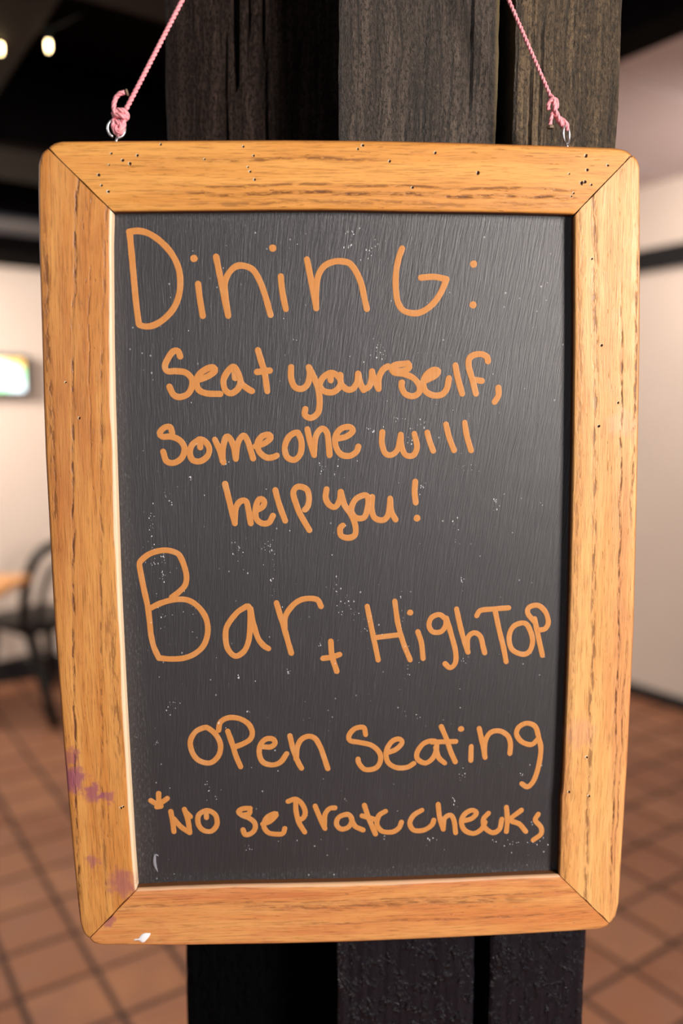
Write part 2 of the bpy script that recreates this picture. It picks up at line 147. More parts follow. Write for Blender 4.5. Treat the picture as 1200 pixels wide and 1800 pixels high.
# ---------------------------------------------------------------- materials
class NB:
    def __init__(s, name, rough=0.6, spec=0.5, metal=0.0):
        s.m = bpy.data.materials.new(name); s.m.use_nodes = True; s.t = s.m.node_tree
        s.b = s.t.nodes['Principled BSDF']
        s.set('Roughness', rough); s.set('Specular IOR Level', spec); s.set('Metallic', metal)
    def set(s, k, v):
        if hasattr(v, 'is_linked') or hasattr(v, 'links'): s.t.links.new(v, s.b.inputs[k])
        else:
            if isinstance(v, tuple) and len(v) == 3: v = v + (1,)
            s.b.inputs[k].default_value = v
    def n(s, typ): return s.t.nodes.new(typ)
    def plug(s, sock, v):
        if isinstance(v, bpy.types.NodeSocket): s.t.links.new(v, sock)
        else:
            if isinstance(v, tuple) and len(v) == 3 and sock.type == 'RGBA': v = v + (1,)
            sock.default_value = v
    def f(s, op, a, b=0.0, c=0.0, clamp=False):
        q = s.n('ShaderNodeMath'); q.operation = op; q.use_clamp = clamp
        s.plug(q.inputs[0], a); s.plug(q.inputs[1], b); s.plug(q.inputs[2], c); return q.outputs[0]
    def add(s, a, b): return s.f('ADD', a, b)
    def sub(s, a, b): return s.f('SUBTRACT', a, b)
    def mul(s, a, b): return s.f('MULTIPLY', a, b)
    def step(s, x, a, b, lo=0.0, hi=1.0):
        q = s.n('ShaderNodeMapRange'); q.interpolation_type = 'SMOOTHSTEP'
        s.plug(q.inputs[0], x); s.plug(q.inputs[1], a); s.plug(q.inputs[2], b); s.plug(q.inputs[3], lo); s.plug(q.inputs[4], hi)
        return q.outputs[0]
    def mix(s, k, a, b):
        q = s.n('ShaderNodeMix'); q.data_type = 'RGBA'
        s.plug(q.inputs[0], k); s.plug(q.inputs[6], a); s.plug(q.inputs[7], b); return q.outputs[2]
    def uv(s, name):
        q = s.n('ShaderNodeUVMap'); q.uv_map = name
        x = s.n('ShaderNodeSeparateXYZ'); s.t.links.new(q.outputs[0], x.inputs[0]); return x.outputs[0], x.outputs[1]
    def obj(s):
        q = s.n('ShaderNodeTexCoord'); x = s.n('ShaderNodeSeparateXYZ'); s.t.links.new(q.outputs['Object'], x.inputs[0])
        return x.outputs[0], x.outputs[1], x.outputs[2]
    def pos(s):
        q = s.n('ShaderNodeNewGeometry'); x = s.n('ShaderNodeSeparateXYZ'); s.t.links.new(q.outputs['Position'], x.inputs[0])
        return x.outputs[0], x.outputs[1], x.outputs[2]
    def vec(s, x, y, z=0.0):
        q = s.n('ShaderNodeCombineXYZ'); s.plug(q.inputs[0], x); s.plug(q.inputs[1], y); s.plug(q.inputs[2], z); return q.outputs[0]
    def noise(s, v, scale=1.0, detail=2.0, rough=0.5, dist=0.0):
        q = s.n('ShaderNodeTexNoise'); s.plug(q.inputs['Vector'], v); q.inputs['Scale'].default_value = scale
        q.inputs['Detail'].default_value = detail; q.inputs['Roughness'].default_value = rough; q.inputs['Distortion'].default_value = dist
        return q.outputs[0]
    def bump(s, h, strength=0.5, dist=0.001):
        q = s.n('ShaderNodeBump'); q.inputs['Strength'].default_value = strength; q.inputs['Distance'].default_value = dist
        s.plug(q.inputs['Height'], h); s.t.links.new(q.outputs[0], s.b.inputs['Normal'])
def plain(name, col, rough=0.6, spec=0.5, metal=0.0, var=0.0, scale=20.0):
    N = NB(name, rough, spec, metal)
    if var:
        x, y, z = N.pos(); k = N.noise(N.vec(x, y, z), scale, 3)
        N.set('Base Color', N.mix(k, tuple(c * (1 - var) for c in col), tuple(min(1, c * (1 + var)) for c in col)))
    else: N.set('Base Color', col)
    return N.m

def wood_mat(name, seed, light, mid, red, lines, inner_pale, stains=(), pale_k=0.85, side_dark=True):
    """lacquered frame wood. u = metres from the outer edge, v = metres along the rail."""
    N = NB(name, 0.42, 0.4)
    u, v = N.uv('uv_main'); wi, ue = N.uv('uv_inner'); X, Y, Z = N.obj()
    drift = N.mul(N.sub(N.noise(N.vec(seed, N.mul(v, 9.0), N.mul(u, 20.0)), 1, 2), 0.5), 0.005)
    uw = N.add(u, drift)
    broad = N.noise(N.vec(N.mul(uw, 110.0), N.mul(v, 5.0), seed), 1, 3, 0.6)
    fine = N.noise(N.vec(N.mul(uw, 1300.0), N.mul(v, 45.0), seed), 1, 3, 0.7)
    mott = N.noise(N.vec(N.mul(u, 60.0), N.mul(v, 40.0), seed + 3), 1, 4, 0.6)
    col = N.mix(N.step(broad, 0.35, 0.66), light, mid)
    col = N.mix(N.mul(N.step(N.noise(N.vec(N.mul(uw, 45.0), N.mul(v, 3.5), seed + 20), 1, 3, 0.6), 0.50, 0.72), 0.6), col, red)
    col = N.mix(N.mul(N.step(mott, 0.5, 0.75), 0.35), col, red)
    col = N.mix(N.mul(N.step(fine, 0.50, 0.68), 0.62), col, tuple(c * 0.42 for c in mid))
    col = N.mix(N.mul(N.step(fine, 0.47, 0.3), 0.25), col, tuple(min(1, c * 1.25) for c in light))
    # scattered short pores everywhere
    por = N.noise(N.vec(N.mul(uw, 800.0), N.mul(v, 110.0), seed + 7), 1, 2, 0.5)
    pores = N.mul(N.step(por, 0.66, 0.74), N.step(broad, 0.42, 0.62, 0.25, 1.0))
    dark = N.mul(pores, 0.55)
    dash = N.step(N.noise(N.vec(N.mul(uw, 420.0), N.mul(v, 85.0), seed + 11), 1, 3, 0.6), 0.44, 0.60)
    wob = N.mul(N.sub(N.noise(N.vec(seed + 5, N.mul(v, 22.0), 0.0), 1, 3), 0.5), 0.006)
    for a, b, wd, st, v0, v1 in lines:
        c = N.f('ABSOLUTE', N.sub(N.add(u, wob), N.add(N.mul(v, b), a)))
        k = N.mul(N.step(c, wd, 0.0), st)
        if v0 is not None:
            k = N.mul(k, N.mul(N.step(v, v0 - 0.03, v0 + 0.03), N.step(v, v1 + 0.03, v1 - 0.03)))
        k = N.mul(k, N.add(N.mul(dash, 0.8), 0.22))
        dark = N.f('MAXIMUM', dark, k)
    col = N.mix(dark, col, (0.13, 0.045, 0.018))
    # darker lacquer collected at the outer arris
    edge = N.step(ue, 0.0030, -0.0005)
    col = N.mix(N.mul(edge, 0.88), col, (0.17, 0.042, 0.015))
    if inner_pale:
        pn = N.add(N.mul(N.sub(N.noise(N.vec(N.mul(v, 14.0), seed, 0.0), 1, 3), 0.5), 0.004), inner_pale)
        k = N.step(wi, N.add(pn, 0.0006), N.sub(pn, 0.0004))
        col = N.mix(N.mul(k, pale_k), col, (0.80, 0.62, 0.42))
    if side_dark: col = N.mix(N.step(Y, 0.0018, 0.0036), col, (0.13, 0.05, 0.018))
    sn = N.mul(N.sub(N.noise(N.vec(N.mul(X, 160.0), 0.0, N.mul(Z, 160.0)), 1, 4, 0.6), 0.5), 0.022)
    for sx, sz, sr, scol, sk in stains:
        dx = N.sub(X, sx); dz = N.sub(Z, sz)
        d = N.f('SQRT', N.add(N.mul(dx, dx), N.mul(dz, dz)))
        k = N.mul(N.step(N.add(d, sn), sr, sr * 0.35), sk)
        col = N.mix(k, col, scol)
    N.set('Base Color', col)
    N.bump(N.sub(N.mul(fine, 0.5), N.mul(dark, 1.2)), 0.6, 0.0007)
    N.set('Roughness', N.add(N.mul(mott, 0.25), 0.30))
    return N.m
OR_L, OR_M, RED = (0.66, 0.31, 0.085), (0.55, 0.215, 0.05), (0.38, 0.115, 0.03)
PUR = (0.26, 0.07, 0.13)
W_LEFT = wood_mat('lacquered_wood_left', 1.3, OR_L, OR_M, RED,
    [(0.0045, 0.0, 0.0035, 0.75, 0.05, 0.26), (0.026, -0.040, 0.0016, 1.0, None, None), (0.045, -0.040, 0.0016, 0.6, None, None),
     (0.040, 0.0, 0.0055, 0.55, 0.30, 0.43), (0.034, -0.02, 0.001, 0.5, 0.05, 0.2)], 0.0022,
    [(-0.199, 0.131, 0.013, PUR, 0.8), (-0.2, 0.148, 0.009, PUR, 0.5), (-0.186, 0.120, 0.009, PUR, 0.7), (-0.175, 0.1174, 0.007, PUR, 0.6),
     (-0.168, 0.050, 0.014, (0.33, 0.11, 0.11), 0.75), (-0.188, 0.0675, 0.006, PUR, 0.5)], side_dark=False)
W_RIGHT = wood_mat('lacquered_wood_right', 8.1, (0.78, 0.42, 0.15), (0.68, 0.32, 0.10), (0.60, 0.24, 0.10),
    [(0.035, -0.014, 0.003, 0.7, None, None), (0.0170, -0.016, 0.0014, 0.95, 0.10, 0.54), (0.005, 0.0, 0.0018, 0.9, 0.04, 0.25), (0.0042, 0.004, 0.0012, 0.7, 0.33, 0.52),
     (0.044, 0.0, 0.004, 0.35, None, None)], 0,
    [(0.169, 0.155, 0.016, (0.62, 0.30, 0.20), 0.35), (0.192, 0.381, 0.013, (0.75, 0.42, 0.30), 0.3)])
W_TOP = wood_mat('lacquered_wood_top', 4.7, (0.74, 0.35, 0.085), (0.64, 0.27, 0.055), (0.62, 0.25, 0.06),
    [(0.0125, 0.0, 0.0022, 0.75, 0.08, 0.22), (0.0285, 0.004, 0.0016, 0.75, 0.08, 0.36), (0.0335, 0.004, 0.0022, 0.95, 0.09, 0.40), (0.040, 0.0, 0.003, 0.5, 0.10, 0.34)], 0)
W_BOTTOM = wood_mat('lacquered_wood_bottom', 6.2, (0.68, 0.31, 0.10), (0.60, 0.22, 0.065), (0.50, 0.14, 0.06),
    [(0.0165, 0.0, 0.0016, 0.6, 0.15, 0.35), (0.030, 0.0, 0.0045, 0.6, 0.12, 0.33), (0.034, 0.0, 0.0016, 0.5, None, None)], 0.0016,
    [(-0.1794, 0.0213, 0.006, PUR, 0.55)], 0.45)

def slate_mat():
    N = NB('slate_blackboard', 0.5, 0.8); X, Y, Z = N.obj()
    sl = N.sub(X, N.mul(N.mul(Z, 0.16), N.step(X, -0.22, 0.16)))      # the streaks lean towards the foot
    wv = N.mul(N.sub(N.noise(N.vec(N.mul(X, 20.0), 0.0, N.mul(Z, 20.0)), 1, 2), 0.5), 0.004)
    sx = N.add(sl, wv)
    st = N.noise(N.vec(N.mul(sx, 850.0), 0.0, N.mul(Z, 50.0)), 1, 4, 0.7)
    st2 = N.noise(N.vec(N.mul(sx, 210.0), 3.0, N.mul(Z, 14.0)), 1, 3, 0.6)
    cl = N.noise(N.vec(N.mul(X, 14.0), 5.0, N.mul(Z, 9.0)), 1, 4, 0.6)
    col = N.mix(cl, (0.0155, 0.0135, 0.0155), (0.028, 0.0245, 0.028))
    col = N.mix(N.mul(N.step(st, 0.55, 0.78), 0.30), col, (0.11, 0.10, 0.112))
    col = N.mix(N.mul(N.step(st2, 0.62, 0.8), 0.2), col, (0.10, 0.094, 0.10))
    # chalk dust left along the rim, where the cloth does not reach
    ex = N.add(N.f('ABSOLUTE', N.add(X, 0.001)), N.mul(N.sub(0.50, Z), 0.030))
    rim = N.f('MAXIMUM', N.mul(N.step(ex, 0.1525, 0.159), N.step(X, 0.05, 0.0)), N.f('MAXIMUM', N.step(Z, 0.500, 0.526), N.step(Z, 0.056, 0.046)))
    rn = N.noise(N.vec(N.mul(X, 900.0), 9.0, N.mul(Z, 260.0)), 1, 4, 0.75)
    col = N.mix(N.mul(N.mul(rim, N.step(rn, 0.50, 0.74)), 0.32), col, (0.30, 0.31, 0.33))
    vo = N.n('ShaderNodeTexVoronoi'); vo.inputs['Scale'].default_value = 1.0; vo.inputs['Randomness'].default_value = 1.0
    N.plug(vo.inputs['Vector'], N.vec(N.mul(X, 130.0), 0.0, N.mul(Z, 110.0)))
    dots = N.mul(N.step(vo.outputs['Distance'], 0.10, 0.04), N.step(N.noise(N.vec(N.mul(X, 25.0), 2.0, N.mul(Z, 16.0)), 1, 2), 0.47, 0.6))
    col = N.mix(N.mul(dots, 0.55), col, (0.6, 0.6, 0.62))
    N.set('Base Color', col)
    N.bump(N.add(st, N.mul(st2, 0.5)), 0.6, 0.0006)
    N.set('Roughness', N.add(N.mul(st, 0.16), 0.40))
    return N.m
SLATE = slate_mat()
def paint_mat():
    N = NB('orange_paint_marker', 0.55, 0.4); X, Y, Z = N.obj()
    a = N.noise(N.vec(N.mul(X, 700.0), 0.0, N.mul(Z, 60.0)), 1, 3, 0.6)
    b = N.noise(N.vec(N.mul(X, 60.0), 4.0, N.mul(Z, 60.0)), 1, 3, 0.6)
    col = N.mix(a, (0.50, 0.185, 0.034), (0.60, 0.265, 0.08))
    col = N.mix(N.mul(N.step(b, 0.5, 0.7), 0.3), col, (0.62, 0.33, 0.15))
    N.set('Base Color', col); N.bump(a, 0.3, 0.0003); return N.m
PAINT = paint_mat()
CHALK = plain('chalk_white', (0.70, 0.70, 0.74), 0.9)
HOLE = plain('worm_hole_dark', (0.035, 0.012, 0.006), 0.9, 0.1)
HOLE_RIM = plain('splintered_pale_wood', (0.80, 0.62, 0.40), 0.8)
WHITE_PAINT = plain('white_paint_drip', (0.86, 0.86, 0.90), 0.5)
GAP = plain('dark_joint', (0.015, 0.008, 0.005), 0.95, 0.1)
STEEL = plain('zinc_plated_steel', (0.9, 0.9, 0.93), 0.38, 0.5, 1.0)
def cord_mat():
    N = NB('pink_nylon_cord', 0.5, 0.4); x, y, z = N.pos()
    k = N.noise(N.vec(x, y, z), 260, 3, 0.6)
    N.set('Base Color', N.mix(k, (0.88, 0.20, 0.27), (0.98, 0.50, 0.50))); N.bump(N.noise(N.vec(x, y, z), 2500, 2), 0.3, 0.0003)
    N.set('Subsurface Weight', 0.1); N.set('Subsurface Scale', 0.002)
    return N.m
PINK = cord_mat()
BURNT = plain('burnt_cord_end', (0.20, 0.13, 0.08), 0.6, var=0.5, scale=900)

def timber_mat(name, brown, black, spec, seed, knot=None, lowrough=0.16, strip=None, lowspec=0.4):
    N = NB(name, 0.5, spec); x, y, z = N.pos()
    wv = N.mul(N.sub(N.noise(N.vec(N.mul(x, 18.0), seed, N.mul(z, 7.0)), 1, 3), 0.5), 0.02)
    xs = N.add(x, wv)
    g = N.noise(N.vec(N.mul(xs, 330.0), seed, N.mul(z, 16.0)), 1, 4, 0.65)
    g2 = N.noise(N.vec(N.mul(xs, 95.0), seed + 2, N.mul(z, 5.0)), 1, 3, 0.6)
    m = N.noise(N.vec(N.mul(x, 430.0), N.mul(y, 430.0), N.mul(z, 270.0)), 1, 5, 0.72)
    low = N.step(N.add(z, N.mul(N.sub(m, 0.5), 0.05)), 1.46, 1.28)      # blends to near-black towards the lower half
    col = N.mix(N.step(g2, 0.42, 0.68), tuple(c * 0.42 for c in brown), brown)
    col = N.mix(N.mul(N.step(m, 0.55, 0.75), 0.6), col, tuple(min(1, c * 1.9) for c in brown))
    col = N.mix(N.mul(N.step(g, 0.52, 0.36), 0.85), col, tuple(c * 0.18 for c in brown))
    col = N.mix(N.mul(N.step(m, 0.52, 0.40), 0.85), col, tuple(c * 0.15 for c in brown))
    if knot:
        dx = N.mul(N.sub(x, knot[0]), 1.6); dz = N.mul(N.sub(z, knot[1]), 0.8)
        d = N.f('SQRT', N.add(N.mul(dx, dx), N.mul(dz, dz)))
        rg = N.f('SINE', N.mul(N.add(d, N.mul(m, 0.004)), 1500.0))
        k = N.step(d, 0.022, 0.010)
        col = N.mix(N.mul(k, 0.75), col, N.mix(N.step(rg, -0.2, 0.6), (0.035, 0.022, 0.012), (0.13, 0.085, 0.035)))
    if strip: col = N.mix(N.mul(N.step(x, strip, strip + 0.003), 0.7), col, (0.17, 0.12, 0.05))
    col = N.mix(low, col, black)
    N.set('Base Color', col)
    N.set('Roughness', N.add(N.mul(m, 0.2), N.step(z, 1.28, 1.5, lowrough, 0.42)))
    N.set('Specular IOR Level', N.step(z, 1.28, 1.5, lowspec, spec))
    bl = N.noise(N.vec(N.mul(x, 150.0), N.mul(y, 150.0), N.mul(z, 110.0)), 1, 3, 0.65)
    blob = N.mul(N.step(bl, 0.52, 0.66), 1.3)
    hw = (N.add(N.add(N.mul(g, 0.8), N.mul(m, 1.6)), N.mul(g2, 0.5)))
    N.bump(N.add(N.mul(hw, N.sub(1.0, N.mul(low, 0.75))), N.mul(low, blob)), 0.9, 0.002)
    return N.m
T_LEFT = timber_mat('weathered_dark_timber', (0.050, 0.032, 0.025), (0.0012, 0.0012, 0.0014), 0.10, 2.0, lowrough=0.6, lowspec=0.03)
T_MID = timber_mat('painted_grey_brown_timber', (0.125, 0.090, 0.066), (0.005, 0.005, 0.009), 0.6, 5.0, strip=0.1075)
T_RIGHT = timber_mat('olive_brown_timber', (0.19, 0.125, 0.066), (0.005, 0.005, 0.009), 0.6, 9.0, knot=(0.146, 1.815))  # browner and lighter than the other two timbers
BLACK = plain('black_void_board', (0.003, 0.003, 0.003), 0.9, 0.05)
DARKWOOD = plain('black_stained_ceiling_wood', (0.004, 0.0035, 0.0035), 0.9, 0.02, var=0.4, scale=12)
BEAMWOOD = plain('dark_brown_beam_wood', (0.014, 0.008, 0.006), 0.7, 0.1, var=0.3, scale=10)
WALL = plain('cream_plaster', (0.66, 0.56, 0.48), 0.9, 0.2, var=0.05, scale=3)
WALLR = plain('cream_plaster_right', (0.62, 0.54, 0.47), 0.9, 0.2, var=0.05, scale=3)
CEILP = plain('pale_ceiling_board', (0.46, 0.39, 0.39), 0.8, 0.2, var=0.08, scale=4)
BASE = plain('black_baseboard_paint', (0.008, 0.008, 0.010), 0.6, 0.3)
def tile_mat():
    N = NB('terracotta_floor_tile', 0.42, 0.45)
    oi = N.n('ShaderNodeObjectInfo'); ge = N.n('ShaderNodeNewGeometry')
    r = N.f('FRACT', N.add(oi.outputs['Random'], ge.outputs['Random Per Island']))
    x, y, z = N.pos(); m = N.noise(N.vec(x, y, z), 9, 4, 0.6)
    col = N.mix(r, (0.25, 0.095, 0.046), (0.38, 0.175, 0.088))
    col = N.mix(N.step(m, 0.35, 0.7), col, (0.29, 0.13, 0.075))
    N.set('Base Color', col); N.bump(m, 0.15, 0.002); return N.m
TILE = tile_mat()
GROUT = plain('dark_grout', (0.075, 0.045, 0.035), 0.9, 0.2, var=0.2, scale=30)
CHAIRM = plain('black_metal_chair', (0.006, 0.0055, 0.0055), 0.45, 0.3)
TABLEW = plain('orange_varnished_table', (0.62, 0.27, 0.07), 0.35, 0.5, var=0.15, scale=8)
WIRE = plain('green_black_wire', (0.008, 0.012, 0.008), 0.6)

# ---------------------------------------------------------------- the room, turned 34 degrees to the lens
A34 = math.radians(34)
room = Matrix.Rotation(A34, 4, 'Z')          # room u axis runs right and away, v axis runs left and away
def room_obj(name, VF, mat, parent=None, smooth=False):
    V, F = VF
    if parent is None:
        o = mesh_obj(name, V, F, mat, None, smooth); o.rotation_euler = (0, 0, A34)
    else: o = mesh_obj(name, V, F, mat, parent, smooth)
    return o
UR, VB = 3.78, 4.88
UL, VF_ = -4.2, -3.2
# floor: grout bed with terracotta tiles
floor = struct(room_obj('floor', box(UL, UR, VF_, VB, -0.05, -0.003), GROUT))
P_ = 0.203
tv, tf = box(-0.0935, 0.0935, -0.0935, 0.0935, -0.012, 0.0, 0.0)
def tile_geo(du=0.0935, dv=0.0935):
    b = 0.004
    V = [(-du, -dv, -0.008), (du, -dv, -0.008), (du, dv, -0.008), (-du, dv, -0.008),
         (-du, -dv, -0.003), (du, -dv, -0.003), (du, dv, -0.003), (-du, dv, -0.003),
         (-du + b, -dv + b, 0), (du - b, -dv + b, 0), (du - b, dv - b, 0), (-du + b, dv - b, 0)]
    F = [(0, 1, 5, 4), (1, 2, 6, 5), (2, 3, 7, 6), (3, 0, 4, 7), (4, 5, 9, 8), (5, 6, 10, 9), (6, 7, 11, 10), (7, 4, 8, 11), (8, 9, 10, 11)]
    return V, F
rnd = random.Random(4)
near, rest = [], []
u0, v0 = 0.623 - P_ / 2, 2.122 - P_ / 2
ct, st_ = math.cos(math.radians(6.4)), math.sin(math.radians(6.4))
for i in range(-24, 18):
    for j in range(-27, 16):
        u = u0 + i * P_; v = v0 + j * P_
        if u - .09 < UL or v - .09 < VF_ or u - 0.085 > UR or v - 0.085 > VB: continue
        if u + .0935 > UR - .012 or v + .0935 > VB - .012: continue
        q = room @ Vector((u, v, 0)); d = q - Vector((0, 0, 1.5))
        zc = d.y * ct - d.z * st_
        if zc > 0.3:
            px = 600 + 1450 * d.x / zc; py = 900 - 1450 * (d.y * st_ + d.z * ct) / zc
            vis = -60 < px < 1260 and 1190 < py < 1900 and not (px > 345 and px < 1015) and not (py < 1640 and 180 < px < 1060)
            if vis: near.append((zc, u, v)); continue
        rest.append((u, v))
near.sort()
for z_, u, v in near[300:]: rest.append((u, v))
near = near[:300]
me = bpy.data.meshes.new('tile'); me.from_pydata(*[tile_geo()[0], [], tile_geo()[1]]); me.materials.append(TILE)
for z_, u, v in near:
    o = bpy.data.objects.new('tile', me); COL.objects.link(o); o.parent = floor
    o.location = (u + rnd.uniform(-.0012, .0012), v + rnd.uniform(-.0012, .0012), rnd.uniform(-.0006, .0006))
    o.rotation_euler = (rnd.uniform(-.002, .002), rnd.uniform(-.002, .002), rnd.uniform(-.008, .008))
parts = []
for u, v in rest:
    V, F = tile_geo(); parts.append(([Vector(p) + Vector((u, v, 0)) for p in V], F))
# cut tiles against the two walls
def cut_tile(a, b, c, d):
    V, F = tile_geo((b - a) / 2, (d - c) / 2); parts.append(([Vector(p) + Vector(((a + b) / 2, (c + d) / 2, 0)) for p in V], F))
iu = math.floor((UR - .012 - (u0 + .0935)) / P_); jv = math.floor((VB - .012 - (v0 + .0935)) / P_)
ua, va = u0 + (iu + 1) * P_ - .0935, v0 + (jv + 1) * P_ - .0935
if UR - ua > .03:
    for j in range(-26, jv + 1): cut_tile(ua, UR, v0 + j * P_ - .0935, v0 + j * P_ + .0935)
if VB - va > .03:
    for i in range(-23, iu + 1): cut_tile(u0 + i * P_ - .0935, u0 + i * P_ + .0935, va, VB)
o = mesh_obj('distant_tiles', *merge(parts), TILE, floor); o['kind'] = 'stuff'
struct(room_obj('wall_back', box(UL, UR + .12, VB, VB + .12, -.05, 2.80), WALL))
struct(room_obj('wall_right', box(UR, UR + .12, VF_, VB, -.05, 2.80), WALLR))
struct(room_obj('baseboard_back', box(UL, UR - .018, VB - .018, VB, 0, .125, .003), BASE))
struct(room_obj('baseboard_right', box(UR - .018, UR, VF_, VB, 0, .065, .003), BASE))
struct(room_obj('trim_1', box(UR - .03, UR, VF_, VB, 2.262, 2.375, .004), BASE))       # dark rail on the right wall
# dark low ceiling over the near part, pale boarded ceiling beyond it
US = 1.82
ceil = struct(room_obj('ceiling', box(UL, US, VF_, VB, 2.72, 2.80), DARKWOOD))
o = mesh_obj('ceiling_backing', *box(US, UR, VF_, VB, 2.735, 2.80), DARKWOOD, ceil)
k = -8
while True:
    a = 1.98 + k * 0.62; b = a + 0.608
    if a > VB: break
    a2, b2 = max(a, VF_), min(b, VB)
    if b2 - a2 > .05: mesh_obj('ceiling_board', *box(US, UR, a2, b2, 2.70, 2.735, .004), CEILP, ceil)
    k += 1
def beam(label, a, b, c, d, z0, z1, mat):
    t = tag(empty('ceiling_beam', room @ Vector(((a + b) / 2, (c + d) / 2, z0)), (0, 0, A34)), label, 'ceiling beam', 'dark beams under the ceiling')
    hu, hv = (b - a) / 2, (d - c) / 2
    mesh_obj('timber', *box(-hu, hu, -hv, hv, 0.02, z1 - z0, .006), DARKWOOD, t)
    mesh_obj('soffit_board', *box(-hu, hu, -hv + .01, hv - .01, 0.0, 0.022, .004), mat, t)
    return t
SB = plain('blue_lit_soffit', (0.06, 0.063, 0.082), 0.4, 0.5, var=0.3, scale=6)  # bluish light on the beam underside, put into its colour
beam('dark ceiling beam against the cream back wall, lowest of the bands at left', UL, US, 4.44, VB, 2.33, 2.72, DARKWOOD)
beam('blue-grey ceiling beam just above the black band over the back wall', UL, US, 4.04, 4.36, 2.40, 2.72, SB)
beam('brown ceiling beam beside the upper left corner of the sign', UL, US, 3.00, 3.40, 2.40, 2.72, BEAMWOOD)
beam('brown ceiling beam at the very top, just left of the post', UL, US, 1.50, 1.89, 2.40, 2.72, BEAMWOOD)
t = tag(empty('edge_beam', room @ Vector((US - .06, .8, 2.40)), (0, 0, A34)), 'black beam edging the dark ceiling, upper right beside the post', 'ceiling beam')
mesh_obj('timber', *box(-.06, .06, -4.0, 4.08, 0.0, .32, .004), DARKWOOD, t)
t['label'] = 'black beam edging the dark ceiling at upper right'
t = tag(empty('cross_beam', room @ Vector((.38, 2.7, 2.36)), (0, 0, A34)), 'brown beam running away from the lens behind the two fairy lights, top left', 'ceiling beam')
mesh_obj('timber', *box(-.15, .15, -1.15, 1.35, 0.0, .035, .004), BEAMWOOD, t)

# ---------------------------------------------------------------- timber post
def timber(name, x0, x1, x0b, x1b, yf, depth, mat, parent, seed, amp, cracks=()):
    nx = max(12, int((x1 - x0) / 0.0022)); zs = []
    z = 0.0
    while z < 2.72:
        zs.append(z); z += 0.006 if 0.95 <= z < 2.05 else 0.11
    zs.append(2.72)
    V, F = [], []
    for z in zs:
        k = (z - 1.0) / 0.9
        a = x0b + (x0 - x0b) * k; b = x1b + (x1 - x1b) * k
        a += 0.0016 * noise.noise(Vector((seed, z * 14, 0))) + 0.0006 * noise.noise(Vector((seed, z * 80, 0)))
        b += 0.0016 * noise.noise(Vector((seed + 9, z * 14, 0))) + 0.0006 * noise.noise(Vector((seed + 9, z * 80, 0)))
        row = []
        for i in range(nx + 1):
            s = i / nx; x = a + (b - a) * s
            h = noise.noise(Vector((x * 260 + seed, z * 7, 0))) * amp + noise.noise(Vector((x * 60 + seed, z * 3, 2))) * amp
            for cx, z0, z1, w_, dp, slant in cracks:
                if z0 < z < z1:
                    c = abs(x - (cx + slant * (z - z1) + 0.0012 * noise.noise(Vector((z * 30, seed, 5)))))
                    tp = min(1, (z - z0) / 0.03, max(0, (z1 - z)) / 0.03)
                    if c < w_ * tp: h += dp * (1 - c / (w_ * tp + 1e-6)) ** .5
            e = min(s, 1 - s) * (b - a)
            if e < 0.003: h += (0.003 - e) ** 2 * 180 + 0.0004
            row.append(Vector((x, yf + h, z)))
        row.append(Vector((b, yf + depth, z))); row.append(Vector((a, yf + depth, z)))
        V += row
    m = nx + 3
    for j in range(len(zs) - 1):
        for i in range(m):
            F.append((j * m + i, j * m + (i + 1) % m, (j + 1) * m + (i + 1) % m, (j + 1) * m + i))
    F.append(tuple(range(m - 1, -1, -1))); F.append(tuple((len(zs) - 1) * m + i for i in range(m)))
    return mesh_obj(name, V, F, mat, parent)
YP = 0.616
post = tag(empty('timber_post', (0, 0, 0)), 'thick post of rough dark timbers behind the hanging chalkboard sign', 'post')
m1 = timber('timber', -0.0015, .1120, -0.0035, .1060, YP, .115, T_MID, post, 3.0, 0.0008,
            [(.0905, 1.70, 1.95, .0016, .003, .0), (.060, 1.60, 1.86, .0012, .002, .01)])
m1['label'] = 'middle timber with grey-brown chipped paint'
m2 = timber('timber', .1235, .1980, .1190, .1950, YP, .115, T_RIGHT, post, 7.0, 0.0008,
            [(.1335, 1.55, 2.2, .0014, .003, .0), (.141, 1.50, 1.80, .0010, .002, .0)])
m2['label'] = 'right timber with a greenish-brown knot'
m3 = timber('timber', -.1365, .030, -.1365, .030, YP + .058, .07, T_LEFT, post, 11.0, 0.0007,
            [(-.0800, 1.745, 2.3, .0022, .010, .004), (-.0610, 1.60, 1.83, .0016, .006, -.01), (-.0905, 1.60, 2.3, .0009, .003, .0), (-.0715, 1.70, 2.3, .0009, .003, .0)])
m3['label'] = 'left timber set back in shade, nearly black'
s_ = mesh_obj('spacer_board', *box(.100, .135, YP + .055, YP + .110, 0.0, 2.72, .001), BLACK, post)

